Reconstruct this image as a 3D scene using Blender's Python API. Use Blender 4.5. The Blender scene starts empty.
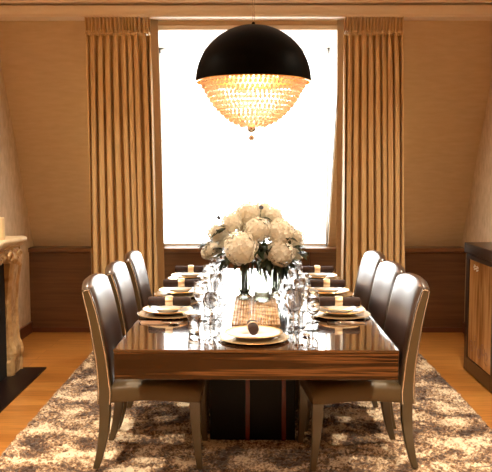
import bpy, bmesh, math, random
from mathutils import Vector, Matrix, noise
import numpy as np
random.seed(7)
PI = math.pi
C = bpy.context.scene.collection
sc = bpy.context.scene

# ------------------------------------------------------------------ helpers
def link(o, parent=None):
    C.objects.link(o)
    if parent: o.parent = parent
    return o

def obj(name, bm, m, parent=None, smooth=True, angle=20):
    me = bpy.data.meshes.new(name)
    bmesh.ops.recalc_face_normals(bm, faces=bm.faces)
    bm.to_mesh(me); bm.free()
    me.materials.append(m)
    if smooth:
        me.polygons.foreach_set('use_smooth', [True]*len(me.polygons))
        if hasattr(me, 'set_sharp_from_angle'): me.set_sharp_from_angle(angle=math.radians(angle))
    return link(bpy.data.objects.new(name, me), parent)

def tag(o, label, cat, group=None, kind=None):
    o['label'] = label; o['category'] = cat
    if group: o['group'] = group
    if kind: o['kind'] = kind
    return o

def thing(name, label, cat, loc=(0,0,0), rz=0, group=None):
    o = bpy.data.objects.new(name, None); o.empty_display_size = .05
    C.objects.link(o); o.location = loc; o.rotation_euler = (0,0,rz)
    return tag(o, label, cat, group)

def struct(name, bm, m, **k):
    o = obj(name, bm, m, **k); o['kind'] = 'structure'; return o

def dup(root, loc, rz, label, group=None):
    r = root.copy(); C.objects.link(r); r.location = loc; r.rotation_euler = (0,0,rz); r['label'] = label
    if group: r['group'] = group
    for ch in list(root.children):
        c = ch.copy(); C.objects.link(c); c.parent = r
        for g in list(ch.children):
            d = g.copy(); C.objects.link(d); d.parent = c
    return r

def box(bm, x0, x1, y0, y1, z0, z1, bev=0, seg=2):
    r = bmesh.ops.create_cube(bm, size=1)
    vs = r['verts']
    for v in vs:
        v.co = Vector(((x0+x1)/2+v.co.x*(x1-x0), (y0+y1)/2+v.co.y*(y1-y0), (z0+z1)/2+v.co.z*(z1-z0)))
    if bev:
        es = list({e for v in vs for e in v.link_edges})
        bmesh.ops.bevel(bm, geom=es, offset=bev, segments=seg, affect='EDGES', profile=.5)
    return bm

def B(*a, **k): return box(bmesh.new(), *a, **k)

def lathe(bm, prof, n=32, cx=0, cy=0, cap=False):
    rings = []
    for r, z in prof:
        if r < 1e-6: rings.append([bm.verts.new((cx, cy, z))])
        else: rings.append([bm.verts.new((cx+r*math.cos(2*PI*i/n), cy+r*math.sin(2*PI*i/n), z)) for i in range(n)])
    for a, b in zip(rings, rings[1:]):
        for i in range(n):
            j = (i+1) % n
            if len(a) == 1 and len(b) == 1: break
            if len(a) == 1: bm.faces.new((a[0], b[i], b[j]))
            elif len(b) == 1: bm.faces.new((a[i], a[j], b[0]))
            else: bm.faces.new((a[i], a[j], b[j], b[i]))
    return bm

def loft(bm, rings, closed=True, caps=True):
    rs = [[bm.verts.new(p) for p in ring] for ring in rings]
    n = len(rs[0])
    for a, b in zip(rs, rs[1:]):
        for i in range(n if closed else n-1):
            j = (i+1) % n
            bm.faces.new((a[i], a[j], b[j], b[i]))
    if caps and closed:
        bm.faces.new(rs[0][::-1]); bm.faces.new(rs[-1])
    return bm

def extrude_profile(bm, pts, ax, a0, a1):
    """closed polygon pts=(u,v) swept along axis ax between a0 and a1; ax 'x': (u,v)=(y,z); ax 'y': (u,v)=(x,z)"""
    f = (lambda a, u, v: (a, u, v)) if ax == 'x' else (lambda a, u, v: (u, a, v))
    return loft(bm, [[f(a0, u, v) for u, v in pts], [f(a1, u, v) for u, v in pts]])

def tube(bm, pts, rad, n=8, caps=True):
    rings = []; pts = [Vector(p) for p in pts]
    for i, p in enumerate(pts):
        t = (pts[min(i+1, len(pts)-1)] - pts[max(i-1, 0)]).normalized()
        a = Vector((0,0,1)) if abs(t.z) < .9 else Vector((1,0,0))
        u = t.cross(a).normalized(); w = t.cross(u)
        r = rad[i] if isinstance(rad, (list, tuple)) else rad
        rings.append([p+u*r*math.cos(2*PI*k/n)+w*r*math.sin(2*PI*k/n) for k in range(n)])
    return loft(bm, rings, caps=caps)

# ------------------------------------------------------------------ materials
def mat(name, col=(.5,.5,.5), rough=.5, **k):
    m = bpy.data.materials.new(name); m.use_nodes = True
    b = m.node_tree.nodes['Principled BSDF']
    b.inputs['Base Color'].default_value = (*col, 1); b.inputs['Roughness'].default_value = rough
    for n, v in k.items(): b.inputs[n.replace('_', ' ')].default_value = v
    return m

def nodes(m): return m.node_tree.nodes, m.node_tree.links, m.node_tree.nodes['Principled BSDF']

def texmat(name, stops, rough=.5, scale=(1,1,1), kind='noise', tscale=5, detail=6, dist=0, bump=0, bscale=None, bdist=.01, rough2=None, **k):
    """procedural colour from noise/wave over stretched object coordinates, with optional bump"""
    m = mat(name, rough=rough, **k); N, L, b = nodes(m)
    tc = N.new('ShaderNodeTexCoord'); mp = N.new('ShaderNodeMapping'); mp.inputs['Scale'].default_value = scale
    L.new(tc.outputs['Object'], mp.inputs['Vector'])
    if kind == 'noise':
        t = N.new('ShaderNodeTexNoise'); t.inputs['Scale'].default_value = tscale; t.inputs['Detail'].default_value = detail
        t.inputs['Distortion'].default_value = dist; out = t.outputs['Fac']
    else:
        t = N.new('ShaderNodeTexWave'); t.inputs['Scale'].default_value = tscale; t.inputs['Distortion'].default_value = dist
        t.inputs['Detail'].default_value = detail; t.bands_direction = kind; out = t.outputs['Fac']
    L.new(mp.outputs['Vector'], t.inputs['Vector'])
    r = N.new('ShaderNodeValToRGB'); L.new(out, r.inputs['Fac'])
    while len(r.color_ramp.elements) < len(stops): r.color_ramp.elements.new(.5)
    for e, (p, c) in zip(r.color_ramp.elements, stops): e.position = p; e.color = (*c, 1)
    L.new(r.outputs['Color'], b.inputs['Base Color'])
    if bump:
        if bscale:
            t2 = N.new('ShaderNodeTexNoise'); t2.inputs['Scale'].default_value = bscale; t2.inputs['Detail'].default_value = 4
            L.new(mp.outputs['Vector'], t2.inputs['Vector']); out = t2.outputs['Fac']
        bp = N.new('ShaderNodeBump'); bp.inputs['Strength'].default_value = bump; bp.inputs['Distance'].default_value = bdist
        L.new(out, bp.inputs['Height']); L.new(bp.outputs['Normal'], b.inputs['Normal'])
    return m

def glassmat(name, tint=(1,1,1), f=.35, base=.04):
    m = bpy.data.materials.new(name); m.use_nodes = True; N = m.node_tree.nodes; L = m.node_tree.links; N.clear()
    o = N.new('ShaderNodeOutputMaterial'); mx = N.new('ShaderNodeMixShader'); t = N.new('ShaderNodeBsdfTransparent'); g = N.new('ShaderNodeBsdfGlossy')
    lw = N.new('ShaderNodeLayerWeight'); lw.inputs['Blend'].default_value = f
    ma = N.new('ShaderNodeMath'); ma.operation = 'MULTIPLY_ADD'; ma.inputs[1].default_value = .85; ma.inputs[2].default_value = base; ma.use_clamp = True
    t.inputs['Color'].default_value = (*tint, 1); g.inputs['Roughness'].default_value = .02; g.inputs['Color'].default_value = (1,1,1,1)
    L.new(lw.outputs['Facing'], ma.inputs[0]); L.new(ma.outputs[0], mx.inputs[0]); L.new(t.outputs[0], mx.inputs[1]); L.new(g.outputs[0], mx.inputs[2]); L.new(mx.outputs[0], o.inputs[0])
    return m

M = {}
M['wall'] = texmat('plaster_wallcovering', [(.3,(.60,.45,.28)), (.7,(.66,.51,.33))], .75, scale=(1,1,5), tscale=7, detail=8, bump=.25, bscale=22, bdist=.006)
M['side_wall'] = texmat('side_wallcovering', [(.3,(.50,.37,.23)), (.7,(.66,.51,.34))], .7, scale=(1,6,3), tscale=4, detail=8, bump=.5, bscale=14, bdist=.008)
M['dormer'] = mat('white_dormer_plaster', (.8,.76,.70), .7)
M['dado'] = texmat('dado_veneer', [(.3,(.09,.038,.015)), (.7,(.155,.07,.028))], .35, scale=(1,1,18), tscale=2.2, detail=8)
M['cap'] = texmat('dado_cap_wood', [(.3,(.12,.05,.02)), (.7,(.2,.09,.035))], .3, scale=(1,8,8), tscale=2)
M['cornice'] = mat('cornice_paint', (.84,.72,.56), .6)
M['ceiling'] = mat('ceiling_paint', (.75,.6,.45), .8)
M['curtain'] = texmat('curtain_silk', [(.3,(.66,.465,.225)), (.7,(.80,.59,.32))], .42, scale=(30,30,2), tscale=4, bump=.1, bdist=.002, Sheen_Weight=.3)
M['lining'] = mat('curtain_lining', (.42,.27,.13), .7)
M['black'] = mat('black_lacquer', (.001,.0008,.0006), .5, Specular_IOR_Level=.06)
M['gold'] = mat('gold_leaf', (.95,.62,.25), .3, Metallic=1)
M['champagne'] = mat('champagne_metal', (.85,.68,.45), .35, Metallic=.8)
M['chrome'] = mat('chrome', (.8,.8,.8), .08, Metallic=1)
M['silver'] = mat('silver_cutlery', (.85,.82,.78), .12, Metallic=1)
def refr(name, tint=(1,1,1), mixf=.08):
    m = bpy.data.materials.new(name); m.use_nodes = True; N = m.node_tree.nodes; L = m.node_tree.links; N.clear()
    o = N.new('ShaderNodeOutputMaterial'); mx = N.new('ShaderNodeMixShader'); t = N.new('ShaderNodeBsdfTransparent'); g = N.new('ShaderNodeBsdfGlass')
    g.inputs['IOR'].default_value = 1.5; g.inputs['Roughness'].default_value = 0; g.inputs['Color'].default_value = (*tint, 1); t.inputs['Color'].default_value = (*tint, 1)
    mx.inputs[0].default_value = mixf; L.new(g.outputs[0], mx.inputs[1]); L.new(t.outputs[0], mx.inputs[2]); L.new(mx.outputs[0], o.inputs[0])
    return m
M['glass'] = refr('clear_crystal_glass')
M['water'] = refr('vase_glass', (.84,.86,.82), .06)
M['pane'] = glassmat('window_pane', (.97,.98,.98), .1, .02)
M['leather'] = texmat('brown_leather', [(.3,(.036,.016,.009)), (.7,(.055,.025,.014))], .33, tscale=60, bump=.06, bdist=.001, Coat_Weight=.7, Coat_Roughness=.3, Coat_IOR=2.0)
M['seatleather'] = mat('bronze_leather', (.10,.066,.030), .42, Specular_IOR_Level=.25)
M['bronze'] = mat('bronze_lacquered_wood', (.075,.052,.023), .34, Coat_Weight=.3)
M['piping'] = mat('silver_piping', (.75,.68,.6), .25, Metallic=.8)
M['porcelain'] = mat('white_porcelain', (.86,.82,.76), .12)
M['napkin'] = texmat('brown_napkin_cloth', [(.3,(.022,.007,.004)), (.7,(.04,.014,.008))], .75, tscale=80, bump=.2, bdist=.001)
M['gilt'] = texmat('gilt_plate', [(.3,(.62,.42,.2)), (.7,(.8,.6,.34))], .22, tscale=9, Metallic=.75)
M['petal'] = texmat('cream_petal', [(.3,(.90,.86,.72)), (.7,(.97,.95,.86))], .6, tscale=30)
def petalmix():
    m = M['petal']; N, L, b = nodes(m); o = N['Material Output']; tr = N.new('ShaderNodeBsdfTranslucent'); tr.inputs['Color'].default_value = (1,.97,.88,1)
    mx = N.new('ShaderNodeMixShader'); mx.inputs[0].default_value = .2
    L.new(b.outputs[0], mx.inputs[1]); L.new(tr.outputs[0], mx.inputs[2]); L.new(mx.outputs[0], o.inputs[0])
petalmix()
M['leaf'] = texmat('dark_green_leaf', [(.3,(.010,.018,.006)), (.7,(.03,.05,.014))], .4, tscale=14)
M['stem'] = mat('green_stem', (.05,.10,.02), .5)
M['thistle'] = mat('thistle_blue_grey', (.10,.11,.15), .8)
M['patchbead'] = texmat('amber_reflection_beads', [(.36,(.22,.11,.045)), (.5,(.50,.30,.14)), (.64,(.80,.58,.34))], .2, tscale=16)  # brown-amber put in for the reflected patch on the tabletop
M['candle'] = mat('cream_wax', (.85,.68,.42), .5, Subsurface_Weight=.2)
M['granite'] = mat('black_granite', (.008,.003,.003), .4, Specular_IOR_Level=.2)
M['marble'] = texmat('yellow_marble', [(.25,(.34,.18,.07)), (.55,(.62,.42,.20)), (.8,(.80,.62,.36))], .35, tscale=7, detail=9, dist=1.5, bump=.8, bscale=26, bdist=.02)
M['marbletop'] = texmat('cream_marble_shelf', [(.3,(.72,.58,.38)), (.7,(.85,.74,.55))], .3, tscale=6, detail=9, dist=1.5)
M['fireblack'] = mat('firebox_black', (.006,.005,.005), .9)
M['cabinet'] = mat('ebonised_wood', (.011,.004,.003), .3, Coat_Weight=.3)
M['inlay'] = mat('red_brown_inlay', (.10,.012,.006), .25)
M['baseboard'] = mat('baseboard_wood', (.11,.035,.014), .35)
M['frame'] = mat('white_window_paint', (.85,.84,.82), .45)

# macassar ebony
def ebony(name, scale, coat=1.0, spec=.5, gain=1.0):
    m = mat(name, rough=.12, Coat_Weight=coat, Coat_Roughness=.012, Coat_IOR=1.95, Specular_IOR_Level=spec); N, L, b = nodes(m)
    tc = N.new('ShaderNodeTexCoord'); mp = N.new('ShaderNodeMapping'); mp.inputs['Scale'].default_value = scale
    t = N.new('ShaderNodeTexNoise'); t.inputs['Scale'].default_value = 1.6; t.inputs['Detail'].default_value = 5; t.inputs['Roughness'].default_value = .6
    r = N.new('ShaderNodeValToRGB'); cr = r.color_ramp
    for _ in range(3): cr.elements.new(.5)
    for e, (p, c) in zip(cr.elements, [(.34,(.004,.0015,.001)), (.44,(.018,.007,.003)), (.50,(.006,.0025,.0015)), (.57,(.10,.042,.015)), (.62,(.007,.003,.0015))]): e.position = p; e.color = (*[q*gain for q in c], 1)
    L.new(tc.outputs['Object'], mp.inputs['Vector']); L.new(mp.outputs['Vector'], t.inputs['Vector']); L.new(t.outputs['Fac'], r.inputs['Fac']); L.new(r.outputs['Color'], b.inputs['Base Color'])
    return m
M['ebony'] = ebony('macassar_ebony_gloss', (.35, 7, 30))
M['ebony_apron'] = ebony('macassar_ebony_satin', (.35, 7, 20), coat=.12, spec=.35, gain=1.5)
M['ebony_dark'] = mat('dark_ebony_gloss', (.005,.0025,.002), .35, Specular_IOR_Level=.15)

# oak floor: planks running along x
def floor_mat():
    m = mat('oak_planks', rough=.3, Coat_Weight=.25, Coat_Roughness=.15); N, L, b = nodes(m)
    tc = N.new('ShaderNodeTexCoord')
    br = N.new('ShaderNodeTexBrick'); br.inputs['Scale'].default_value = 1; br.inputs['Brick Width'].default_value = 1.3; br.inputs['Row Height'].default_value = .11
    br.inputs['Mortar Size'].default_value = .0018; br.inputs['Color1'].default_value = (.44,.175,.035,1); br.inputs['Color2'].default_value = (.56,.245,.055,1); br.inputs['Mortar'].default_value = (.16,.055,.015,1)
    br.offset = .37
    mp = N.new('ShaderNodeMapping'); mp.inputs['Scale'].default_value = (1.2, 16, 1)
    t = N.new('ShaderNodeTexNoise'); t.inputs['Scale'].default_value = 4; t.inputs['Detail'].default_value = 8
    r = N.new('ShaderNodeValToRGB'); r.color_ramp.elements[0].position = .3; r.color_ramp.elements[0].color = (.7,.66,.6,1); r.color_ramp.elements[1].position = .7; r.color_ramp.elements[1].color = (1.1,1.1,1.1,1)
    mx = N.new('ShaderNodeMixRGB'); mx.blend_type = 'MULTIPLY'; mx.inputs[0].default_value = 1
    L.new(tc.outputs['Object'], br.inputs['Vector']); L.new(tc.outputs['Object'], mp.inputs['Vector']); L.new(mp.outputs[0], t.inputs['Vector']); L.new(t.outputs['Fac'], r.inputs['Fac'])
    L.new(br.outputs['Color'], mx.inputs[1]); L.new(r.outputs['Color'], mx.inputs[2]); L.new(mx.outputs[0], b.inputs['Base Color'])
    return m
M['floor'] = floor_mat()
M['etch'] = mat('etched_brown_line', (.16,.07,.025), .5)

def rug_mat():
    m = mat('shag_pile', rough=.9, Sheen_Weight=.4); N, L, b = nodes(m)
    tc = N.new('ShaderNodeTexCoord')
    t = N.new('ShaderNodeTexNoise'); t.inputs['Scale'].default_value = 4.6; t.inputs['Detail'].default_value = 5; t.inputs['Roughness'].default_value = .62; t.inputs['Distortion'].default_value = .6
    t2 = N.new('ShaderNodeTexNoise'); t2.inputs['Scale'].default_value = 60; t2.inputs['Detail'].default_value = 3
    ad = N.new('ShaderNodeMath'); ad.operation = 'MULTIPLY_ADD'; ad.inputs[1].default_value = .5
    r = N.new('ShaderNodeValToRGB'); cr = r.color_ramp; cr.elements.new(.5); cr.elements.new(.6)
    for e, (p, c) in zip(cr.elements, [(.64,(.05,.02,.008)), (.72,(.20,.10,.045)), (.78,(.52,.35,.20)), (.86,(.95,.80,.60))]): e.position = p; e.color = (*c, 1)
    for x in (t, t2): L.new(tc.outputs['Object'], x.inputs['Vector'])
    L.new(t2.outputs['Fac'], ad.inputs[0]); L.new(t.outputs['Fac'], ad.inputs[2]); L.new(ad.outputs[0], r.inputs['Fac']); L.new(r.outputs['Color'], b.inputs['Base Color'])
    return m
M['rug'] = rug_mat()

def bead_mat():
    m = bpy.data.materials.new('amber_lit_crystal'); m.use_nodes = True; N = m.node_tree.nodes; L = m.node_tree.links; N.clear()
    o = N.new('ShaderNodeOutputMaterial'); a = N.new('ShaderNodeBsdfTranslucent'); a.inputs['Color'].default_value = (.95,.74,.58,1)
    d = N.new('ShaderNodeBsdfDiffuse'); d.inputs['Color'].default_value = (.95,.78,.6,1)
    g = N.new('ShaderNodeBsdfGlossy'); g.inputs['Roughness'].default_value = .08; t = N.new('ShaderNodeBsdfTransparent'); t.inputs['Color'].default_value = (1,.93,.85,1)
    m0 = N.new('ShaderNodeMixShader'); m0.inputs[0].default_value = .35; m1 = N.new('ShaderNodeMixShader'); m1.inputs[0].default_value = .15; m2 = N.new('ShaderNodeMixShader'); m2.inputs[0].default_value = .22
    L.new(a.outputs[0], m0.inputs[1]); L.new(d.outputs[0], m0.inputs[2]); L.new(m0.outputs[0], m1.inputs[1]); L.new(g.outputs[0], m1.inputs[2])
    L.new(m1.outputs[0], m2.inputs[1]); L.new(t.outputs[0], m2.inputs[2]); L.new(m2.outputs[0], o.inputs[0])
    return m
M['bead'] = bead_mat()

def emis(name, col, s):
    m = mat(name, (.9,.9,.9), .5); _, _, b = nodes(m)
    b.inputs['Emission Color'].default_value = (*col, 1); b.inputs['Emission Strength'].default_value = s
    return m
M['bulb'] = emis('lamp_bulb', (1,.62,.28), 12)
M['fill'] = emis('fill_lens', (1,.78,.52), 12)  # glow of the added ceiling fill lamps

def blind_mat():
    m = bpy.data.materials.new('sheer_white_blind'); m.use_nodes = True; N = m.node_tree.nodes; L = m.node_tree.links; N.clear()
    o = N.new('ShaderNodeOutputMaterial'); a = N.new('ShaderNodeBsdfTranslucent'); a.inputs['Color'].default_value = (.95,.94,.92,1); t = N.new('ShaderNodeBsdfTransparent')
    mx = N.new('ShaderNodeMixShader'); mx.inputs[0].default_value = .6
    L.new(a.outputs[0], mx.inputs[1]); L.new(t.outputs[0], mx.inputs[2]); L.new(mx.outputs[0], o.inputs[0])
    return m
M['blind'] = blind_mat()

# ------------------------------------------------------------------ the room
XL, XR = -2.144, 2.13
YF, YB = -1.6, 7.004            # wall behind the camera, dado face
CEIL = 3.06
struct('floor', B(XL-.12, XR+.12, YF, 7.3, -.08, 0), M['floor'], smooth=False)
struct('ceiling', B(XL-.12, XR+.12, YF, 7.4, CEIL, CEIL+.1), M['ceiling'], smooth=False)
struct('wall_left', B(XL-.12, XL, YF, 7.4, 0, CEIL), M['side_wall'], smooth=False)
struct('wall_right', B(XR, XR+.12, YF, 7.4, 0, CEIL), M['side_wall'], smooth=False)
struct('wall_front', B(XL-.12, XR+.12, YF-.12, YF, 0, CEIL), M['dado'], smooth=False)
# back wall: vertical base then mansard slope, with the dormer opening cut through
NX0, NX1 = -.88, .80            # dormer cheeks
ZS, ZH = .835, 2.79             # sill, dormer head
def slope_y(z): return 7.17 + (z-ZS)*(6.18-7.17)/(2.85-ZS)
bm = bmesh.new()
def slope_poly(z0, z1): return [(slope_y(z0), z0), (slope_y(z1), z1), (slope_y(z1)+.1, z1), (slope_y(z0)+.1, z0)]
extrude_profile(bm, slope_poly(ZS, CEIL), 'x', XL, NX0)
extrude_profile(bm, slope_poly(ZS, CEIL), 'x', NX1, XR)
extrude_profile(bm, slope_poly(ZH, CEIL), 'x', NX0, NX1)
box(bm, XL, XR, 7.17, 7.27, 0, ZS)
struct('wall_back', bm, M['wall'], smooth=False)
bm = bmesh.new()     # dormer cheeks and head
for x0, x1 in ((NX0-.05, NX0), (NX1, NX1+.05)):
    loft(bm, [[(x, slope_y(ZS)+.02, ZS), (x, slope_y(ZH)+.02, ZH), (x, 7.30, ZH), (x, 7.30, ZS)] for x in (x0, x1)])
box(bm, NX0-.05, NX1+.05, slope_y(ZH)+.02, 7.30, ZH, ZH+.05)
struct('trim_1', bm, M['dormer'], smooth=False)
struct('trim_2', B(NX0, NX1, slope_y(2.79)-.03, slope_y(2.79)+.03, 2.762, 2.80, bev=.006), M['cornice'])
# dado panelling and cap
bm = bmesh.new()
for x0, x1 in ((XL, -.88), (-.876, -.05), (-.046, .6), (.604, XR)):
    box(bm, x0, x1, YB, 7.165, .02, .795, bev=.0015, seg=1)
struct('wall_dado', bm, M['dado'])
struct('trim_3', B(XL, XR, YB-.03, 7.24, .795, ZS, bev=.006), M['cap'])
struct('baseboard_back', B(XL, XR, YB-.012, YB, 0, .05, bev=.003), M['baseboard'])
struct('baseboard_left', B(XL, XL+.02, 5.74, YB-.012, 0, .11, bev=.004), M['baseboard'])
struct('baseboard_right', B(XR-.02, XR, 5.68, YB-.012, 0, .11, bev=.004), M['baseboard'])
# cornice: stepped profile along the slope head and the side walls
prof = [(6.25,2.838),(6.03,2.838),(6.03,2.858),(6.015,2.868),(6.00,2.885),(5.99,2.91),(5.985,2.918),(6.04,2.920),(6.04,2.936),(5.955,2.938),(5.945,2.950),(5.93,2.965),(5.93,2.969),(5.96,2.970),(5.96,2.980),(5.885,2.982),(5.87,3.0),(5.84,3.02),(5.84,3.06),(6.25,3.06)]
struct('trim_4', extrude_profile(bmesh.new(), prof, 'x', XL, XR), M['cornice'], angle=25)
for nm, x, s in (('trim_5', XL, 1), ('trim_6', XR, -1)):
    pf = [(x, 2.88)] + [(x+s*(6.03-y)*.5, z+.03) for y, z in prof[2:-1]]+[(x, 3.06)]
    pf = [(u, min(z, 3.06)) for u, z in pf]
    struct(nm, extrude_profile(bmesh.new(), pf, 'y', YF, 5.90), M['cornice'], angle=25)
# window in the dormer
w = B(NX0, NX0+.045, 7.20, 7.26, ZS, ZH); box(w, NX1-.02, NX1, 7.20, 7.26, ZS, ZH); box(w, NX0, NX1, 7.20, 7.26, ZH-.05, ZH); box(w, NX0, NX1, 7.20, 7.26, ZS, ZS+.02)
struct('window_1', w, M['frame'], smooth=False)
struct('window_2', B(NX0+.045, NX1-.02, 7.225, 7.231, ZS+.02, ZH-.05), M['pane'], smooth=False)
t = thing('roller_blind', 'sheer white roller blind drawn down over the bright dormer window', 'window blind', (-.04, 7.13, 2.735))
obj('blind_cloth', B(-.80, .81, 0, .001, 2.735-2.735-1.87, 0), M['blind'], t, smooth=False)
bm = bmesh.new(); tube(bm, [(-.81,0,.012),(.82,0,.012)], .014, 12); obj('blind_roller', bm, M['frame'], t)
obj('bottom_bar', B(-.80, .81, -.004, .006, -1.885, -1.865, bev=.002), M['frame'], t)

# ------------------------------------------------------------------ curtains
def curtain(label, xt0, xt1, xb0, xb1, seed, inner):
    rnd = random.Random(seed)
    y0 = 6.06; ztop, zneck, zbot = 2.836, 2.70, .024
    t = thing('curtain', label, 'curtain', ((xt0+xt1)/2, y0, 0), 0, 'curtains either side of the window')
    cx = (xt0+xt1)/2; K = 9; n = 260
    ph = [0]
    for _ in range(K): ph.append(ph[-1]+rnd.uniform(.75, 1.25))
    tot = ph[-1]
    def fold(s):              # irregular fold phase
        u = s*tot
        for i in range(K):
            if u <= ph[i+1]+1e-9: return i+(u-ph[i])/(ph[i+1]-ph[i])
        return K
    amps = [rnd.uniform(.75, 1.2) for _ in range(K+2)]; drift = [rnd.uniform(-.35, .35) for _ in range(K+2)]
    zs = [zneck-.0, zneck-.02, zneck-.06, zneck-.13, zneck-.25]+[zneck-.25-(zneck-.25-zbot)*i/14 for i in range(1, 15)]
    rings = []
    for z in zs:
        k = (zneck-z)/(zneck-zbot); grow = min(1, .45+(zneck-z)*2.4)
        a = xt0+(xb0-xt0)*k**.8-cx; b = xt1+(xb1-xt1)*k**.8-cx
        row = []
        for i in range(n+1):
            s = i/n; f = fold(s)+drift[min(K, int(fold(s)))]*0 + .25*math.sin(k*2.2+s*5)*k
            A = .050*amps[int(min(K, max(0, f)))]*grow
            c = math.cos(2*PI*f); yy = -A*(math.copysign(abs(c)**.7, c))
            xx = a+(b-a)*s + .012*math.sin(4*PI*f)*grow
            row.append((xx, yy, z))
        rings.append(row)
    bm = bmesh.new(); loft(bm, rings, closed=False)
    p = obj('curtain_panel', bm, M['curtain'], t, angle=180)
    s_ = p.modifiers.new('thick', 'SOLIDIFY'); s_.thickness = .001
    # pinch-pleated heading
    rings = []; a, b = xt0-cx, xt1-cx
    for z, A, pw in ((ztop, .030, 1), (ztop-.012, .032, 1), (zneck+.07, .028, 1), (zneck+.02, .016, 1), (zneck+.008, .026, 1), (zneck-.004, .02, 1)):
        row = []
        for i in range(n+1):
            s = i/n; f = fold(s)
            yy = -A*math.cos(2*PI*f*2.0)-.006*math.cos(2*PI*f*6)-.012
            row.append((a+(b-a)*s+.005*math.sin(2*PI*f*2), yy-(.012 if A == .026 else 0), z))
        rings.append(row)
    bm = bmesh.new(); loft(bm, rings, closed=False)
    h = obj('pleated_heading', bm, M['curtain'], t, angle=180)
    s_ = h.modifiers.new('thick', 'SOLIDIFY'); s_.thickness = .001
    bm = bmesh.new()
    for i in range(K):
        s = (ph[i]+(ph[i+1]-ph[i])*.5)/tot
        for d in (-.009, .009):
            x = a+(b-a)*s+d
            tube(bm, [(x, -.062, zneck+.016), (x+d*.5, -.074, zneck), (x+d*1.2, -.060, zneck-.018)], [.010, .014, .005], 8)
    obj('pleat_buttons', bm, M['curtain'], t)
    # plain lining return beside the window
    xi0, xi1 = (xt1-.03, xt1+.05) if inner > 0 else (xt0-.04, xt0+.03)
    o0 = (xb1 if inner > 0 else xb0)-(xt1 if inner > 0 else xt0)
    bm = bmesh.new(); rings = []
    for z in [ztop, zneck, 2.2, 1.6, 1.0, .5, zbot]:
        k = ((zneck-z)/(zneck-zbot)) if z < zneck else 0; dx = o0*k**.8
        rings.append([(xi0-cx+dx+(xi1-xi0)*u, .030+.02*math.sin(u*PI)*k+(.05*u if inner > 0 else .05*(1-u)), z) for u in [j/8 for j in range(9)]])
    loft(bm, rings, closed=False)
    l = obj('lining', bm, M['lining'], t, angle=180); s_ = l.modifiers.new('thick', 'SOLIDIFY'); s_.thickness = .003
    return t
curtain('floor-length gold pleated curtain hanging left of the window', -1.335, -.80, -1.33, -.76, 3, 1)
curtain('floor-length gold pleated curtain hanging right of the window', .785, 1.27, .80, 1.325, 11, -1)

# ------------------------------------------------------------------ rug
def rug():
    x0, x1, y0, y1 = -1.365, 1.485, 2.1, 6.29; st = .0115
    nx = int((x1-x0)/st); ny = int((y1-y0)/st); rg = np.random.default_rng(5)
    X, Y = np.meshgrid(np.linspace(x0, x1, nx), np.linspace(y0, y1, ny))
    Z = rg.random(X.shape)**1.1*.021+.001
    # clumps of pile leaning in patches
    low = np.zeros_like(X)
    for k in range(14):
        fx, fy, p = rg.normal(0, 9), rg.normal(0, 9), rg.random()*6.28
        low += np.sin(X*fx+Y*fy+p)
    low /= 5; Z += .006*np.clip(low, -1, 1)
    X = X+rg.normal(0, .0045, X.shape)+.003*low; Y = Y+rg.normal(0, .0045, X.shape)+.003*np.roll(low, 9, 0)
    edge = np.zeros_like(Z, bool); edge[0, :] = edge[-1, :] = True; edge[:, 0] = edge[:, -1] = True
    Z = np.clip(Z, .002, .0215); Z[edge] = .001
    co = np.stack([X, Y, Z], -1).reshape(-1, 3)
    idx = np.arange(nx*ny).reshape(ny, nx)
    q = np.stack([idx[:-1, :-1], idx[:-1, 1:], idx[1:, 1:], idx[1:, :-1]], -1).reshape(-1, 4)
    me = bpy.data.meshes.new('shag_rug'); me.vertices.add(len(co)); me.vertices.foreach_set('co', co.ravel())
    me.loops.add(q.size); me.loops.foreach_set('vertex_index', q.ravel()); me.polygons.add(len(q))
    me.polygons.foreach_set('loop_start', np.arange(0, q.size, 4)); me.polygons.foreach_set('loop_total', np.full(len(q), 4))
    me.update(calc_edges=True); me.materials.append(M['rug'])
    tag(link(bpy.data.objects.new('shag_rug', me)), 'mottled beige and brown shag rug under the dining table and chairs', 'rug')
rug()

# ------------------------------------------------------------------ table (dining group turned very slightly)
TH = -.009
def G(x, y):                       # group coordinates (x from the table axis, y world-like) -> world
    return (.036 + x*math.cos(TH) - (y-3.19)*math.sin(TH), 3.19 + x*math.sin(TH) + (y-3.19)*math.cos(TH))
TZ = .76
gx, gy = G(0, 4.6)
t = thing('dining_table', 'long glossy striped ebony dining table laid for dinner', 'table', (gx, gy, .0225), TH)
tz = TZ-.0225
obj('tabletop', B(-.645, .645, -1.41, 1.42, tz-.014, tz, bev=.002, seg=1), M['ebony'], t, smooth=False)
obj('apron', B(-.643, .643, -1.408, 1.418, tz-.138, tz-.014, bev=.002, seg=1), M['ebony_apron'], t, smooth=False)
obj('pedestal', B(-.262, .228, -.56, .75, 0, tz-.138, bev=.004), M['ebony_dark'], t)
for x in (-.045, .162):
    obj('inlay_strip', B(x-.012, x+.012, -.566, -.558, .0, tz-.14), M['inlay'], t, smooth=False)

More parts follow.
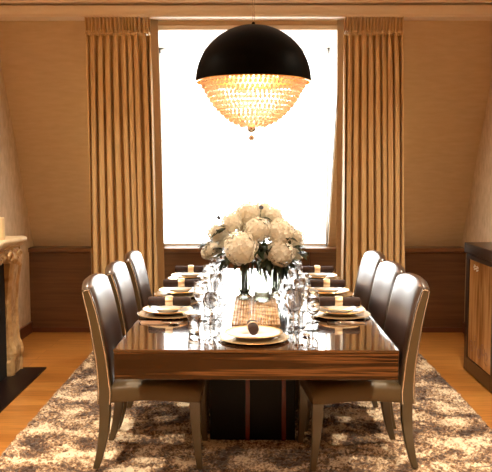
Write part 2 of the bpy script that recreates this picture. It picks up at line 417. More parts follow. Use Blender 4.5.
# ------------------------------------------------------------------ chair (faces +x)
LZ = .0225
def chair_proto(loc, label, group):
    t = thing('dining_chair', label, 'chair', loc, 0, group)
    W = .212
    # seat: upholstered box with a crowned top and arched lower edge
    rings = []
    nx = 14
    for i in range(nx+1):
        s = i/nx; x = -.225+.50*s
        zb = .372+.018*math.sin(PI*s)-LZ
        e = .012 if i in (0, nx) else 0
        zt = .462-LZ+.022*math.sin(PI*min(1, max(0, s)))**.6-e
        w = W+.012-(.008 if i in (0, nx) else 0)
        rings.append([(x, -w+.006, zb), (x, -w, zb+.012), (x, -w, zt-.03), (x, -w+.012, zt-.01), (x, -w+.06, zt), (x, w-.06, zt), (x, w-.012, zt-.01), (x, w, zt-.03), (x, w, zb+.012), (x, w-.006, zb)])
    bm = bmesh.new(); loft(bm, rings); obj('seat', bm, M['seatleather'], t, angle=60)
    # back side profile: rear edge x(z) and front edge x(z)
    Z = [.372, .43, .52, .60, .70, .78, .86, .92, .955]
    R = [-.246, -.240, -.243, -.250, -.264, -.276, -.292, -.306, -.312]
    R = [q-.012 for q in R]
    F = [-.180, -.176, -.186, -.194, -.210, -.226, -.244, -.262, -.275]
    # upholstered back: grid wrapped front-over-top-to-rear, crowned in plan and arched on top
    nw = 16; rings = []
    for j in range(nw+1):
        u = -1+2*j/nw; y = u*(W+.006); ed = abs(u)**3
        arch = .040*(1-abs(u)**2.6); cv = -.022*(1-u*u)          # middle sits further back
        puff = .016*(1-ed)
        ring = []
        for z, f in zip(Z, F): ring.append((f+cv+puff-(.010 if abs(u) == 1 else 0), y, z+arch*(z-.372)/.6-LZ))
        zt = .955+arch
        ring += [(-.280+cv+puff*.6, y, zt+.012-LZ), (-.296+cv, y, zt+.018-LZ), (-.312+cv, y, zt+.012-LZ)]
        for z, r in list(zip(Z, R))[::-1]: ring.append((r+cv-.004*(1-ed), y, z+arch*(z-.372)/.6-LZ))
        rings.append(ring)
    bm = bmesh.new(); loft(bm, rings); obj('backrest', bm, M['leather'], t, angle=70)
    for s in (-1, 1):
        y0, y1 = s*(W+.004), s*(W+.016)
        pts = [(r, z) for r, z in zip(R, Z)] + [(-.318, .966), (-.296, .971), (-.280, .964)] + [(f-.004, z) for f, z in list(zip(F, Z))[::-1]]
        bm = bmesh.new(); loft(bm, [[(x, y, z-LZ) for x, z in pts] for y in (y0, y1)])
        sp = obj('back_frame', bm, M['bronze'], t, angle=30)
        bm = bmesh.new(); yy = s*(W+.016)
        line = [(r+.006, z) for r, z in zip(R, Z)] + [(-.312, .960), (-.294, .965), (-.282, .958)] + [(f-.011, z) for f, z in list(zip(F, Z))[::-1]]
        tube(bm, [(x, yy, z-LZ) for x, z in line], .0028, 6); obj('piping', bm, M['piping'], sp)
        # rear leg: sabre curve
        bm = bmesh.new(); rings = []
        for z, xc, h in ((.38,-.218,.028), (.30,-.219,.027), (.22,-.226,.025), (.14,-.240,.022), (.07,-.256,.019), (LZ,-.272,.016)):
            yy = s*(W-.010); hy = h*.72
            rings.append([(xc-h, yy-hy, z-LZ), (xc+h, yy-hy, z-LZ), (xc+h, yy+hy, z-LZ), (xc-h, yy+hy, z-LZ)])
        loft(bm, rings); bmesh.ops.bevel(bm, geom=list(bm.edges), offset=.003, segments=1, affect='EDGES')
        obj('leg', bm, M['bronze'], t, angle=30)
        bm = bmesh.new(); rings = []
        for z, xc, h in ((.385,.248,.029), (.30,.249,.027), (.20,.254,.022), (.10,.262,.018), (LZ,.270,.015)):
            yy = s*(W-.012); hy = h*.75
            rings.append([(xc-h, yy-hy, z-LZ), (xc+h, yy-hy, z-LZ), (xc+h, yy+hy, z-LZ), (xc-h, yy+hy, z-LZ)])
        loft(bm, rings); bmesh.ops.bevel(bm, geom=list(bm.edges), offset=.003, segments=1, affect='EDGES')
        obj('leg', bm, M['bronze'], t, angle=30)
    return t
CY = [3.83, 4.41, 5.04]
RX = [.543, .543, .543]
WHERE = ['nearest the camera', 'in the middle', 'nearest the window']
ch = None
for side, s in (('left', -1), ('right', 1)):
    for i, y in enumerate(CY):
        x, yy = G(-.56 if s < 0 else RX[i], y)
        lab = f'brown leather dining chair on the {side} side of the table, {WHERE[i]}'
        rz = TH + (0 if s < 0 else PI+.10)
        grp = 'dining chairs around the table'
        if ch is None: ch = chair_proto((x, yy, LZ), lab, grp); ch.rotation_euler.z = rz
        else: dup(ch, (x, yy, LZ), rz, lab, grp)

# ------------------------------------------------------------------ tableware
def one(cache, key, make, loc, rz, label, cat, group):
    if key not in cache:
        o = make(); o.location = loc; o.rotation_euler = (0, 0, rz); tag(o, label, cat, group); cache[key] = o; return o
    return dup(cache[key], loc, rz, label, group)
K_ = {}
def empty(name):
    o = bpy.data.objects.new(name, None); o.empty_display_size = .03; C.objects.link(o); return o

def mk_charger():
    return obj('charger_plate', lathe(bmesh.new(), [(0,.002),(.095,.002),(.10,.0),(.105,.002),(.155,.009),(.168,.011),(.170,.0125),(.167,.014),(.155,.014),(.11,.0125),(0,.0125)], 48), M['gilt'], angle=50)
def mk_plate():
    o = obj('dinner_plate', lathe(bmesh.new(), [(0,.003),(.078,.003),(.08,0),(.085,.003),(.125,.017),(.136,.020),(.138,.022),(.135,.023),(.122,.020),(.088,.008),(0,.007)], 48), M['porcelain'], angle=50)
    bm = bmesh.new(); lathe(bm, [(.1385,.0215),(.1395,.0228),(.1375,.0248),(.130,.0232),(.130,.0225)], 48); obj('gold_rim', bm, M['gold'], o)
    return o
def mk_bowl():
    o = obj('soup_plate', lathe(bmesh.new(), [(0,.002),(.05,.002),(.053,0),(.058,.003),(.080,.018),(.105,.026),(.108,.028),(.105,.029),(.078,.022),(.055,.008),(0,.006)], 40), M['porcelain'], angle=50)
    bm = bmesh.new(); lathe(bm, [(.1085,.0272),(.1092,.0285),(.107,.030),(.101,.0285),(.101,.0278)], 40); obj('gold_rim', bm, M['gold'], o)
    return o
def mk_napkin():                 # a roll along x, resting at z=0
    o = empty('rolled_napkin')
    bm = bmesh.new(); n = 28
    prof = [(-.120,.014),(-.119,.022),(-.112,.026),(-.06,.0262),(-.018,.0235),(0,.0225),(.018,.0235),(.06,.0262),(.112,.026),(.119,.022),(.120,.014)]
    rings = []
    for x, r in prof:
        rings.append([(x, (r+.0018*math.sin(3*a))*math.cos(a), .0265+(r+.0018*math.sin(3*a))*math.sin(a)) for a in [2*PI*k/n for k in range(n)]])
    loft(bm, rings)
    # spiral end flap
    obj('napkin_cloth', bm, M['napkin'], o, angle=60)
    bm = bmesh.new(); rings = []
    for x, r in ((-.021,.0265),(-.020,.0285),(-.010,.030),(.010,.030),(.020,.0285),(.021,.0265)):
        rings.append([(x, r*math.cos(a), .0285+r*math.sin(a)*.97) for a in [2*PI*k/n for k in range(n)]])
    loft(bm, rings, caps=False); obj('napkin_ring', bm, M['champagne'], o)
    return o
def glass_maker(name, bowl, stem, foot):
    def f():
        o = empty(name)
        obj('bowl', lathe(bmesh.new(), bowl, 28), M['glass'], o, angle=60)
        obj('stem', lathe(bmesh.new(), stem, 12), M['glass'], o, angle=60)
        obj('foot', lathe(bmesh.new(), foot, 28), M['glass'], o, angle=60)
        return o
    return f
FOOT = [(0,.004),(.012,.0035),(.036,.001),(.037,.0),(.036,-.0),(0,0)]
FOOT = [(0,.0045),(.010,.004),(.034,.0018),(.036,.001),(.034,0),(0,0)]
mk_wine = glass_maker('wine_glass', [(.003,.100),(.018,.104),(.033,.118),(.041,.140),(.042,.160),(.038,.190),(.034,.215),(.0335,.2155),(.0330,.215),(.037,.190),(.041,.160),(.040,.141),(.032,.120),(.017,.107),(0,.104)],
                      [(.006,.0035),(.0040,.012),(.0035,.05),(.0040,.09),(.006,.101)], FOOT)
mk_white = glass_maker('small_wine_glass', [(.003,.080),(.016,.084),(.028,.096),(.034,.115),(.034,.132),(.029,.165),(.0285,.1655),(.028,.165),(.033,.132),(.033,.116),(.027,.098),(.015,.087),(0,.084)],
                      [(.006,.0035),(.0040,.012),(.0035,.04),(.0040,.07),(.006,.081)], FOOT)
mk_flute = glass_maker('champagne_flute', [(.003,.090),(.010,.098),(.018,.120),(.024,.160),(.028,.205),(.031,.250),(.0305,.2505),(.030,.250),(.027,.205),(.023,.160),(.017,.121),(.009,.101),(0,.095)],
                      [(.006,.0035),(.0040,.012),(.0035,.05),(.0040,.08),(.005,.091)], FOOT)
def mk_tumbler():
    return obj('water_tumbler', lathe(bmesh.new(), [(0,0),(.026,0),(.028,.002),(.035,.085),(.0345,.0855),(.034,.085),(.0265,.012),(0,.010)], 28), M['glass'], angle=60)

def blade(bm, pts, th=.0016):    # flat outline (x,halfwidth,z) lofted, lies along x
    rings = [[(x, -w, z), (x, -w*.6, z+th), (x, w*.6, z+th), (x, w, z)] for x, w, z in pts]
    return loft(bm, rings)
def mk_fork():
    o = empty('table_fork')
    obj('handle', blade(bmesh.new(), [(-.10,.004,.0005),(-.095,.010,.0005),(-.06,.008,.002),(-.02,.0035,.004),(.035,.003,.005),(.045,.004,.004)], .003), M['silver'], o)
    bm = bmesh.new(); blade(bm, [(.043,.004,.004),(.055,.010,.002),(.066,.012,.001)], .002)
    for k in range(4):
        y = -.0095+k*.0063; loft(bm, [[(x, y-w, z), (x, y+w, z), (x, y+w, z+.002), (x, y-w, z+.002)] for x, w, z in ((.065,.0022,.001),(.09,.0016,.001),(.105,.0008,.004))])
    obj('tines', bm, M['silver'], o); return o
def mk_knife():
    o = empty('table_knife')
    obj('handle', blade(bmesh.new(), [(-.115,.005,.0005),(-.11,.009,.0005),(-.05,.0075,.001),(.0,.006,.001)], .006), M['silver'], o)
    obj('blade', blade(bmesh.new(), [(-.002,.006,.002),(.02,.009,.002),(.08,.0095,.0015),(.105,.006,.001),(.115,.001,.001)], .0015), M['silver'], o); return o
def mk_spoon():
    o = empty('soup_spoon')
    obj('handle', blade(bmesh.new(), [(-.10,.004,.0005),(-.095,.009,.0005),(-.05,.007,.002),(-.0,.003,.005),(.045,.003,.006),(.055,.005,.004)], .003), M['silver'], o)
    bm = bmesh.new(); bmesh.ops.create_uvsphere(bm, u_segments=16, v_segments=8, radius=1)
    bmesh.ops.delete(bm, geom=[v for v in bm.verts if v.co.z > .01], context='VERTS')
    for v in bm.verts: v.co = Vector((.078+v.co.x*.030, v.co.y*.020, .0095+v.co.z*.009))
    bw = obj('spoon_bowl', bm, M['silver'], o); sm = bw.modifiers.new('t', 'SOLIDIFY'); sm.thickness = .001; sm.offset = 1
    return o

SEATS = []
for i, y in enumerate([4.0, 4.68, 5.38]):
    SEATS.append((-.495, y, 0, ['at the left seat nearest the camera', 'at the middle seat on the left', 'at the left seat nearest the window'][i], 'L%d' % i))
    SEATS.append((.475, y, PI, ['at the right seat nearest the camera', 'at the middle seat on the right', 'at the right seat nearest the window'][i], 'R%d' % i))
SEATS.append((-.01, 3.41, PI/2, 'at the near head of the table', 'H'))
for sx, sy, rz, where, code in SEATS:
    ca, sa = math.cos(rz), math.sin(rz)
    def W_(lx, ly, z=0): # seat-local: +x away from diner, +y to the diner's left
        X, Y = G(sx+lx*ca-ly*sa, sy+lx*sa+ly*ca); return (X, Y, TZ+z)
    one(K_, 'charger', mk_charger, W_(0, 0), rz, f'gilt charger plate {where}', 'plate', 'gilt charger plates')
    one(K_, 'plate', mk_plate, W_(0, 0, .0135), rz, f'white gold-rimmed dinner plate on the charger {where}', 'plate', 'gold-rimmed dinner plates')
    top = .0075+.0085
    if code != 'H':
        one(K_, 'bowl', mk_bowl, W_(0, 0, .0220), rz, f'white gold-rimmed soup plate on top of the stack {where}', 'plate', 'gold-rimmed soup plates')
        top = .0525
    else: top = .0365
    if code == 'H': nrz, nl = PI/2+.05, W_(-.01, .005, top)
    else: nrz, nl = (0 if sx < 0 else PI)+random.uniform(-.04, .04), W_(.01, 0, top)
    nk = one(K_, 'napkin', mk_napkin, nl, nrz, f'rolled dark brown napkin in a gold ring {where}', 'napkin', 'rolled brown napkins')
    if code == 'H': nk.scale = (.62, .95, .9); nk.rotation_euler = (0, 0, PI/2+.05)
    for k, d in enumerate((.200, .228)):
        w2 = 'inner' if k == 0 else 'outer'
        one(K_, 'fork', mk_fork, W_(-.01, d), rz, f'{w2} silver fork left of the plate {where}', 'fork', 'silver forks')
        one(K_, 'knife', mk_knife, W_(-.01, -d+.004), rz, f'{w2} silver knife right of the plate {where}', 'knife', 'silver knives')
    one(K_, 'spoon', mk_spoon, W_(-.015, -.258), rz, f'silver spoon right of the plate {where}', 'spoon', 'silver spoons')
    # stemware beyond the plate
    if code == 'H':
        gl = [('wine', mk_wine, .16, -.20), ('small', mk_white, .19, -.30), ('flute', mk_flute, .27, -.235), ('tumbler', mk_tumbler, .15, .30)]
    elif sx < 0:   # left side: diner's right is towards the camera
        gl = [('wine', mk_wine, .20, -.16), ('small', mk_white, .255, -.235), ('flute', mk_flute, .275, -.12), ('tumbler', mk_tumbler, .23, .02)]
    else:
        gl = [('wine', mk_wine, .20, -.12), ('small', mk_white, .17, .20), ('flute', mk_flute, .26, -.05), ('tumbler', mk_tumbler, .265, .09)]
    nm = {'wine': ('large clear wine glass', 'wine glass', 'large wine glasses'), 'small': ('small clear wine glass', 'wine glass', 'small wine glasses'),
          'flute': ('tall clear champagne flute', 'champagne flute', 'champagne flutes'), 'tumbler': ('clear water tumbler', 'tumbler', 'water tumblers')}
    for key, fn, lx, ly in gl:
        a, b, c = nm[key]
        one(K_, key, fn, W_(lx, ly), rz, f'{a} {where}', b, c)

# ------------------------------------------------------------------ centre: vases, carafe, flowers
FY = 4.50
def vase(x, y, label, prof, name='glass_vase', cat='vase'):
    X, Y = G(x, y); o = obj(name, lathe(bmesh.new(), prof, 40), M['water'], angle=60); o.location = (X, Y, TZ+.0105); return tag(o, label, cat)
VP = [(0,.001),(.044,.001),(.048,.004),(.046,.012),(.030,.028),(.028,.036),(.038,.060),(.047,.095),(.046,.125),(.033,.170),(.027,.205),(.031,.245),(.046,.290),(.0445,.291),(.029,.246),(.025,.206),(.031,.171),(.044,.126),(.045,.096),(.036,.062),(.026,.040),(0,.032)]
vase(-.070, FY, 'waisted clear glass vase holding the left of the white hydrangeas', VP)
CP = [(0,.001),(.050,.001),(.054,.006),(.050,.030),(.040,.080),(.027,.140),(.021,.180),(.023,.215),(.034,.262),(.0325,.263),(.021,.216),(.019,.180),(.025,.140),(.038,.081),(.048,.031),(.046,.012),(0,.010)]
vase(.125, FY+.05, 'narrow clear glass vase of dark stems at the right back of the centrepiece', [(r_*.8, z_*1.02) for r_, z_ in VP])
vase(.040, FY-.10, 'clear glass carafe with a flared lip right of the flower vase', CP, 'glass_carafe', 'carafe')

bx, by = G(0, FY)
t = thing('flower_bouquet', 'domed bouquet of white hydrangeas with dark leaves in the glass vase', 'flowers', (bx, by, TZ))
S = 4.62/ (4.62)
def px(u, v, dy=0):                # photo position at the bouquet's distance -> local offset (only used to size the dome)
    return ((u-254.5)/159., dy, (304-v)/159.)
blooms = [(240,249,.098,-.17), (256,232,.072,-.12), (279,236,.088,-.08), (247,217,.070,-.02), (231,226,.062,-.06), (216,236,.056,-.03), (213,252,.052,-.06), (206,257,.034,0),
          (279,254,.082,-.12), (294,241,.058,-.02), (273,220,.060,.03), (262,216,.060,.10), (240,224,.07,.12), (278,236,.08,.15), (222,242,.07,.13), (252,236,.09,.14), (262,255,.05,-.02), (296,258,.04,.03)]
for u, v, r, dy in blooms:
    c = Vector(px(u, v, dy)); bm = bmesh.new()
    bmesh.ops.create_icosphere(bm, subdivisions=2, radius=r*.80)
    for vv in bm.verts: vv.co += c
    n = int(115*(r/.07)**2)
    for k in range(n):               # florets of four petals over the ball
        z = 1-2*(k+.5)/n; a = k*2.39996; q = math.sqrt(1-z*z); d = Vector((q*math.cos(a), q*math.sin(a), z))
        p = c+d*r*random.uniform(.90, 1.08); d2 = (d+Vector([random.uniform(-.35,.35) for _ in range(3)])).normalized()
        uax = d2.orthogonal().normalized(); wax = d2.cross(uax); a0 = random.uniform(0, 6)
        ctr = bm.verts.new(p-d2*.003)
        for m_ in range(4):
            aa = a0+m_*PI/2; e = uax*math.cos(aa)+wax*math.sin(aa); g = uax*math.cos(aa+PI/2)+wax*math.sin(aa+PI/2); L_ = .0135
            v1 = bm.verts.new(p+e*L_*.6+g*L_*.5+d2*.003); v2 = bm.verts.new(p+e*L_*1.15+d2*.001); v3 = bm.verts.new(p+e*L_*.6-g*L_*.5+d2*.003)
            bm.faces.new((ctr, v3, v2, v1))
    obj('hydrangea_bloom', bm, M['petal'], t, angle=180)
def leafmesh(bm, p, d, L_, w, droop=.2):
    d = d.normalized(); s = d.cross(Vector((0,0,1)))
    s = s.normalized() if s.length > .01 else Vector((1,0,0)); up = s.cross(d)
    prev = None
    for i in range(7):
        k = i/6; c = p+d*L_*k-Vector((0,0,1))*droop*L_*k*k; ww = w*math.sin(PI*min(.98, k*.93+.05))
        row = [bm.verts.new(c-s*ww+up*ww*.3), bm.verts.new(c), bm.verts.new(c+s*ww+up*ww*.3)]
        if prev:
            for a in range(2): bm.faces.new((prev[a], prev[a+1], row[a+1], row[a]))
        prev = row
leafs = [(259,246,-.15,.2), (262,243,-.12,-.1), (284,238,-.13,.5), (296,254,-.06,1), (290,248,-.1,.8), (226,229,-.1,-.8), (222,232,-.08,-1), (227,254,-.12,-.5), (222,250,-.10,-.9), (272,262,-.12,.3), (280,264,-.11,.5), (286,262,-.08,.8), (259,219,-.06,.2), (266,259,-.12,0),
         (208,246,-.02,-1), (214,244,-.05,-1), (255,250,-.14,.1), (230,262,-.08,-.4), (296,250,-.03,1), (268,250,-.12,.4), (234,238,-.02,-.6), (268,228,-.02,.3), (286,230,-.03,.7), (225,262,-.02,-.8), (284,264,.02,.6), (250,262,.0,.1), (240,264,-.02,-.2), (262,264,.04,.2)]
for u, v, dy, lean in leafs:
    bm = bmesh.new(); c = Vector(px(u, v, dy+.02))
    for k in range(3):
        leafmesh(bm, c+Vector((0,0,-.01)), Vector((lean+random.uniform(-.6,.6), -.6+random.uniform(-.5,.3), random.uniform(-.7,.6))), random.uniform(.065,.09), .020)
    lf = obj('leaf', bm, M['leaf'], t, angle=80); sm = lf.modifiers.new('t', 'SOLIDIFY'); sm.thickness = .0008
for k in range(9):
    a = k*2.4; bm = bmesh.new(); r = .016
    x0, y0 = -.070+r*math.cos(a), r*math.sin(a)
    tube(bm, [(x0+.010*math.cos(a+2), y0+.008*math.sin(a+2), .035), (x0, y0, .12), (-.07+.012*math.cos(a), .012*math.sin(a), .205), (-.055+.05*math.cos(a), .05*math.sin(a), .29), (-.03+.16*math.cos(a), .12*math.sin(a), .37)], .0042, 6)
    obj('stem', bm, M['stem'], t)
for k in range(7):
    a = k*2.4; bm = bmesh.new()
    x0, y0 = .125+.012*math.cos(a), .05+.012*math.sin(a)
    tube(bm, [(x0+.010*math.cos(a+2), y0+.008*math.sin(a+2), .05), (x0, y0, .12), (.125+.008*math.cos(a), .05+.008*math.sin(a), .21), (.11+.03*math.cos(a), .05+.03*math.sin(a), .29), (.08+.1*math.cos(a), .1*math.sin(a), .37)], .0040, 6)
    obj('stem', bm, M['stem'], t)
for k in range(14):
    bm = bmesh.new(); u = random.uniform(-.10, .19)
    for q in range(2): leafmesh(bm, Vector((u, random.uniform(.05, .12), random.uniform(.22, .28))), Vector((random.uniform(-.5,.5), random.uniform(-.4,.4), -1)), random.uniform(.09,.15), .018, .0)
    obj('leaf', bm, M['leaf'], t, angle=80).modifiers.new('t', 'SOLIDIFY').thickness = .0008
for x, z in ((-.098, .13), (-.058, .10), (-.078, .17)):
    bm = bmesh.new()
    leafmesh(bm, Vector((x+.02, -.006, z-.03)), Vector((-.2, -.02, 1)), .075, .012, 0); lf = obj('leaf', bm, M['stem'], t); lf.modifiers.new('t', 'SOLIDIFY').thickness = .0008
for u, v in ((218, 221), (260, 211)):
    bm = bmesh.new(); c = Vector(px(u, v, -.03)); bmesh.ops.create_icosphere(bm, subdivisions=2, radius=.013)
    for vv in bm.verts: vv.co = c+vv.co*random.uniform(.8, 1.25)
    obj('thistle_head', bm, M['thistle'], t, smooth=False)
    bm = bmesh.new(); tube(bm, [c, c+Vector(((.0-c.x)*.3, .03, -.10))], .0025, 6); obj('stem', bm, M['stem'], t)

# made-up amber beaded mat: blocks the tabletop's reflection, leaving a brown patch
mx_, my_ = G(0, 4.17)
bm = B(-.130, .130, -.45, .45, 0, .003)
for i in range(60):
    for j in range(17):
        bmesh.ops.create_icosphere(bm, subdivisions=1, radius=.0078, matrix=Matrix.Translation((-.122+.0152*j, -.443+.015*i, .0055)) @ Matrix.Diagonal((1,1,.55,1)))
mt_ = obj('beaded_reflection_patch', bm, M['patchbead'], angle=60); mt_.location = (mx_, my_, TZ+.0008); mt_.rotation_euler.z = TH
tag(mt_, 'added amber beaded mat for the brown reflected patch on the table between the nearest plate and the vases', 'reflection patch')

# ------------------------------------------------------------------ pendant lamp
LX, LY, LR, LZR = .034, 4.62, .366, 2.132
t = thing('pendant_lamp', 'black dome pendant lamp with tiers of amber crystals over the table', 'lamp', (LX, LY, LZR))
def hemi(r, n=20, z0=0): return [(r*math.cos(PI/2*k/n), z0+r*.96*math.sin(PI/2*k/n)) for k in range(n+1)]
pr = hemi(LR); pr[-1] = (0, LR*.96)
obj('dome_shade', lathe(bmesh.new(), pr, 72), M['black'], t, angle=60)
pi_ = hemi(LR-.008); pi_[-1] = (0, (LR-.008)*.96)
dl = obj('gold_lining', lathe(bmesh.new(), pi_, 72), M['gold'], t, angle=60); dl['label'] = 'gold lining inside the dome'
bm = bmesh.new(); lathe(bm, [(LR-.009,0),(LR-.009,-.006),(LR+.001,-.006),(LR+.001,0),(LR-.009,0)], 72); obj('rim', bm, M['gold'], t, angle=30)
bm = bmesh.new(); lathe(bm, [(0,LR+.005),(.008,LR+.005),(.012,LR-.006),(.018,LR-.018),(0,LR-.018)], 24); obj('cap', bm, M['black'], t)
for dx in (-.010, .010):
    bm = bmesh.new(); tube(bm, [(dx*.6, 0, LR-.012), (dx, 0, CEIL-LZR)], .0026, 8); obj('suspension_cable', bm, M['chrome'], t)
tiers = [(.325,-.004),(.318,-.030),(.302,-.058),(.285,-.088),(.268,-.116),(.248,-.144),(.226,-.170),(.202,-.194),(.176,-.217),(.148,-.238),(.116,-.255),(.080,-.270)]
ico = bmesh.new(); bmesh.ops.create_icosphere(ico, subdivisions=1, radius=1); ico.verts.ensure_lookup_table()
iv = [v.co.copy() for v in ico.verts]; iff = [[v.index for v in f.verts] for f in ico.faces]; ico.free()
def beadring(bm, r, z, br):
    n = max(5, int(2*PI*r/(br*2.15))); o_ = random.random()
    for k in range(n):
        a = 2*PI*(k+o_)/n; c = Vector((r*math.cos(a), r*math.sin(a), z)); vs = [bm.verts.new(c+Vector((v.x*br, v.y*br, v.z*br*1.15))) for v in iv]
        for f in iff: bm.faces.new([vs[q] for q in f])
for r, z in tiers:
    bm = bmesh.new(); beadring(bm, r, z, .0135)
    obj('crystal_tier', bm, M['bead'], t, smooth=False)
for z, r in ((-.290, .029), (-.350, .019)):
    bm = bmesh.new(); bmesh.ops.create_uvsphere(bm, u_segments=24, v_segments=14, radius=r)
    for v in bm.verts: v.co.z += z; v.co.x -= .012
    obj('crystal_ball', bm, M['chrome'], t)
bm = bmesh.new(); tube(bm, [(-.012, 0, -.06), (-.012, 0, -.345)], .0012, 6); obj('ball_wire', bm, M['chrome'], t)
for k in range(5):
    a = 2*PI*k/5+.3; bm = bmesh.new(); bmesh.ops.create_uvsphere(bm, u_segments=12, v_segments=8, radius=.018)
    for v in bm.verts: v.co += Vector((.15*math.cos(a), .15*math.sin(a), .05))
    obj('bulb', bm, M['bulb'], t)

# ------------------------------------------------------------------ fireplace on the left wall
FXW = XL+.001; FX = -1.785
y_a, y_b = 4.10, 5.66
t = thing('fireplace', 'carved yellow marble fireplace surround with black firebox on the left wall', 'fireplace', (FXW, (y_a+y_b)/2, 0))
yo = (y_a+y_b)/2
def P(x, y, z): return (x-FXW, y-yo, z)
# shelf with serpentine front
bm = bmesh.new(); n = 60; top = []
def fr(y):
    s = (y-y_a)/(y_b-y_a); e = min(s, 1-s)
    return FX+.035+.045*math.cos((s-.5)*4*PI)*.6-.05*math.exp(-((e-.0)/.03)**2)
Zs = [(1.005,-.030),(1.018,-.022),(1.026,-.006),(1.036,.002),(1.052,.004),(1.062,0),(1.066,-.008)]
rings = []
for z, off in Zs:
    row = [P(FXW, y_a-.03, z)]+[P(fr(y_a+(y_b-y_a)*i/n)+off, y_a-.03+(y_b-y_a+.06)*i/n, z) for i in range(n+1)]+[P(FXW, y_b+.03, z)]
    rings.append(row)
loft(bm, rings); sh = obj('mantel_shelf', bm, M['marbletop'], t, angle=50); sh['label'] = 'cream marble mantel shelf'
# frieze with scalloped lower edge
bm = bmesh.new(); ys = [y_a+.02+(y_b-y_a-.04)*i/80 for i in range(81)]
def low(y):
    s = (y-y_a)/(y_b-y_a); q = abs(2*s-1)            # 0 centre, 1 ends
    return .90-.10*q**3+.018*abs(math.sin(q*9))-.07*math.exp(-(q/.16)**2)
def rings_fr(x): return x
rows = []
for y in ys:
    bulge = .018*math.sin((y-y_a)*19)
    l = low(y); rows.append([P(FX-.10, y, 1.006), P(FX-.005+.02+bulge*.3, y, 1.006), P(FX-.012, y, .985), P(FX+.006+bulge*.5, y, .95), P(FX+.012+bulge*.5, y, l+.03), P(FX-.005, y, l), P(FX-.10, y, l)])
loft(bm, rows); obj('carved_frieze', bm, M['marble'], t, angle=60)
# raised ornaments: scrolls and leaves
for cy in (y_b-.14, y_b-.34, y_b-.56, yo, y_a+.56, y_a+.34, y_a+.14):
    pts = []; bm = bmesh.new()
    for k in range(26):
        a = k*.42; r = .055*(1-k/30); pts.append(P(FX+.018, cy+r*math.cos(a), .955-.02+r*.7*math.sin(a)))
    tube(bm, pts, [.012-.0003*k for k in range(26)], 6)
    obj('scroll_ornament', bm, M['marble'], t, angle=80)
for s, yc in ((1, y_b-.14), (-1, y_a+.14)):
    # jamb: console scroll profile
    prof = [(.0,.0),(.0,.10),(-.008,.115),(.006,.13),(.022,.16),(.024,.20),(.006,.235),(-.02,.27),(-.032,.36),(-.034,.50),(-.028,.62),(-.012,.72),(.004,.79),(.020,.84),(.026,.885),(.018,.93),(.012,.955),(.008,1.006)]
    rings = []
    for px_, z in prof:
        hw = .125+(.004 if z < .12 else -.010+(.012 if .78 < z < .93 else 0))
        x = FX+px_*.6-.006
        rings.append([P(FXW, yc-hw, z), P(x-.02, yc-hw, z), P(x, yc-hw*.72, z), P(x-.016, yc-hw*.62, z), P(x-.016, yc+hw*.62, z), P(x, yc+hw*.72, z), P(x-.02, yc+hw, z), P(FXW, yc+hw, z)])
    bm = bmesh.new(); loft(bm, rings); obj('jamb', bm, M['marble'], t, angle=35)
obj('firebox', B(0, .30, y_a+.26-yo, y_b-.26-yo, 0.012, .97), M['fireblack'], t, smooth=False)  # solid black block filling the fireplace opening
tag(obj('hearth_slab', B(XL+.002, -1.615, 3.2, 5.66, .0, .012, bev=.002), M['granite']), 'flat black stone hearth slab on the floor before the fireplace', 'hearth')
cbm = bmesh.new(); lathe(cbm, [(0,0),(.046,0),(.049,.003),(.049,.160),(.045,.165),(.020,.161),(0,.160)], 32)
t = thing('pillar_candle', 'thick cream pillar candle on the marble mantel shelf', 'candle', (-1.862, 5.34, 1.066))
obj('wax', cbm, M['candle'], t); bm = bmesh.new(); tube(bm, [(0,0,.158),(.002,0,.172)], .0015, 6); obj('wick', bm, M['black'], t)

# ------------------------------------------------------------------ cabinet on the right wall
def panel_mat():
    m = mat('amber_painted_reflection', (.55,.27,.08), .2, Metallic=.15, Coat_Weight=.4); N, L, b = nodes(m)
    tc = N.new('ShaderNodeTexCoord'); mp = N.new('ShaderNodeMapping'); mp.inputs['Scale'].default_value = (1, 14, 1.2)
    t = N.new('ShaderNodeTexNoise'); t.inputs['Scale'].default_value = 1.5; t.inputs['Detail'].default_value = 3
    r = N.new('ShaderNodeValToRGB'); r.color_ramp.elements[0].position = .35; r.color_ramp.elements[0].color = (.34,.16,.05,1); r.color_ramp.elements[1].position = .62; r.color_ramp.elements[1].color = (.72,.40,.15,1)  # vertical streaks paint the curtain's reflection into the amber
    L.new(tc.outputs['Object'], mp.inputs[0]); L.new(mp.outputs[0], t.inputs['Vector']); L.new(t.outputs['Fac'], r.inputs[0]); L.new(r.outputs[0], b.inputs['Base Color'])
    return m
M['panel'] = panel_mat()
CX0, CY0, CY1 = 1.722, 3.55, 5.66
t = thing('cabinet', 'dark wood cabinet with amber glass doors against the right wall', 'cabinet', ((CX0+XR)/2, (CY0+CY1)/2, 0))
ox, oy = (CX0+XR)/2, (CY0+CY1)/2
def Q(x0, x1, y0, y1, z0, z1, **k): return B(x0-ox, x1-ox, y0-oy, y1-oy, z0, z1, **k)
obj('body', Q(CX0+.02, XR-.004, CY0, CY1, 0, .935, bev=.003), M['cabinet'], t)
obj('cabinet_top', Q(CX0-.012, XR-.004, CY0-.02, CY1+.01, .935, 1.018, bev=.006), M['cabinet'], t)
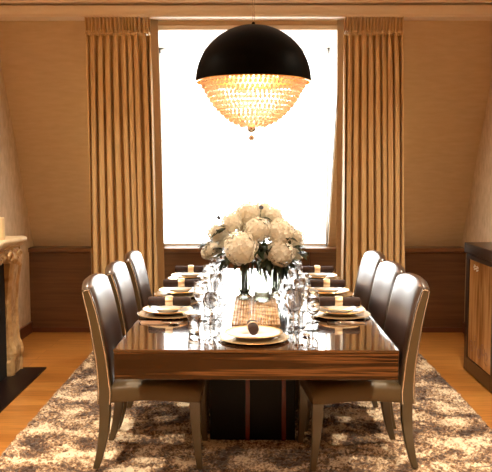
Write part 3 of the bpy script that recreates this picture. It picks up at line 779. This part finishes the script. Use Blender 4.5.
for k in range(3):
    a, b = CY0+.01+k*(CY1-CY0-.02)/3, CY0+.01+(k+1)*(CY1-CY0-.02)/3
    bm = Q(CX0, CX0+.02, a+.003, a+.075, .01, .93, bev=.002); box(bm, CX0-ox, CX0+.02-ox, b-.075-oy, b-.003-oy, .01, .93, bev=.002)
    box(bm, CX0-ox, CX0+.02-ox, a+.075-oy, b-.075-oy, .01, .12, bev=.002); box(bm, CX0-ox, CX0+.02-ox, a+.075-oy, b-.075-oy, .895, .93, bev=.002)
    d = obj('door', bm, M['cabinet'], t)
    p_ = obj('glass_panel', Q(CX0+.008, CX0+.014, a+.073, b-.073, .118, .897), M['panel'], d, smooth=False); p_['label'] = 'amber glass panel with painted-in curtain reflection'
    # etched flourishes low on the panel and the small white flower motif near the top
    bm = bmesh.new()
    for j in range(5):
        cy = b-.17-j*.085; cz = .22+.05*(j % 2)
        tube(bm, [(CX0+.008-ox, cy-oy+(.05-.0018*q)*math.cos(q*.33+j), cz+(.05-.0018*q)*math.sin(q*.33+j)*1.2) for q in range(24)], .0022, 5)
    obj('etched_scroll', bm, M['etch'], d)
    bm = bmesh.new()
    for cy, cz in ((b-.20, .845), (b-.26, .840)):
        for q in range(5):
            a_ = q*2*PI/5; bmesh.ops.create_icosphere(bm, subdivisions=1, radius=.007, matrix=Matrix.Translation((CX0+.006-ox, cy+.016*math.cos(a_)-oy, cz+.016*math.sin(a_))))
    obj('flower_motif', bm, M['porcelain'], d)

# ------------------------------------------------------------------ unseen ceiling lamps added as fill (behind and above the view)
for k, (x, y) in enumerate([(-1.2, 2.2), (1.2, 2.2), (-1.2, .3), (1.2, .3), (-1.45, 4.4), (1.45, 4.4)]):
    t = thing('ceiling_fill', 'round unseen ceiling lamp added as downlight ' + ['left, ahead of the camera', 'right, ahead of the camera', 'left, above the camera', 'right, above the camera', 'left of the pendant lamp', 'right of the pendant lamp'][k], 'ceiling light', (x, y, CEIL), 0, 'added ceiling fill lights')
    bm = bmesh.new(); lathe(bm, [(.05,-.001),(.05,-.006),(.066,-.006),(.068,-.001),(.05,-.001)], 32); obj('trim_ring', bm, M['chrome'], t)
    bm = bmesh.new(); lathe(bm, [(0,-.003),(.05,-.003)], 32); obj('lens', bm, M['fill'], t)

# ------------------------------------------------------------------ lights
def light(name, kind, loc, energy, col, rot=(0,0,0), **k):
    l = bpy.data.lights.new(name, kind); l.energy = energy; l.color = col
    for a, b in k.items(): setattr(l, a, b)
    o = bpy.data.objects.new(name, l); C.objects.link(o); o.location = loc; o.rotation_euler = rot; return o
W = bpy.data.worlds.new('sky'); sc.world = W; W.use_nodes = True
bg = W.node_tree.nodes['Background']; bg.inputs[0].default_value = (1, .985, .96, 1); bg.inputs[1].default_value = 9.0
light('window_portal', 'AREA', (-.04, 7.32, 1.81), 1, (1,1,1), (-PI/2, 0, 0), shape='RECTANGLE', size=1.72, size_y=1.98)
bpy.data.objects['window_portal'].data.cycles.is_portal = True
for x, y, e in ((-1.2, 2.2, 330), (1.2, 2.2, 330), (-1.2, .3, 300), (1.2, .3, 300), (-1.45, 4.4, 190), (1.45, 4.4, 190)):
    light('fill_beam', 'SPOT', (x, y, CEIL-.02), e, (1,.84,.62), (0,0,0), spot_size=math.radians(128), spot_blend=1.0, shadow_soft_size=.06)  # unseen spots added to brighten the room from above
light('pendant_glow', 'POINT', (LX, LY, LZR-.03), 9, (1,.62,.34), shadow_soft_size=.09)

# ------------------------------------------------------------------ camera
cam = bpy.data.cameras.new('camera'); co = bpy.data.objects.new('camera', cam); C.objects.link(co)
f = 720.; cam.sensor_fit = 'HORIZONTAL'; cam.sensor_width = 36; cam.lens = f/492*36; cam.clip_start = .05
co.location = (0, 0, 1.546); co.rotation_euler = (PI/2-math.atan(61/f), 0, math.atan(2/f)); sc.camera = co

vs = sc.view_settings; vs.view_transform = 'Standard'; vs.look = 'None'; vs.gamma = 1; vs.use_curve_mapping = False; vs.exposure = .58
cy = sc.cycles; cy.max_bounces = 10; cy.diffuse_bounces = 5; cy.glossy_bounces = 6; cy.transparent_max_bounces = 32; cy.transmission_bounces = 6
cy.use_denoising = True; cy.sample_clamp_indirect = 8; cy.caustics_reflective = False; cy.caustics_refractive = False
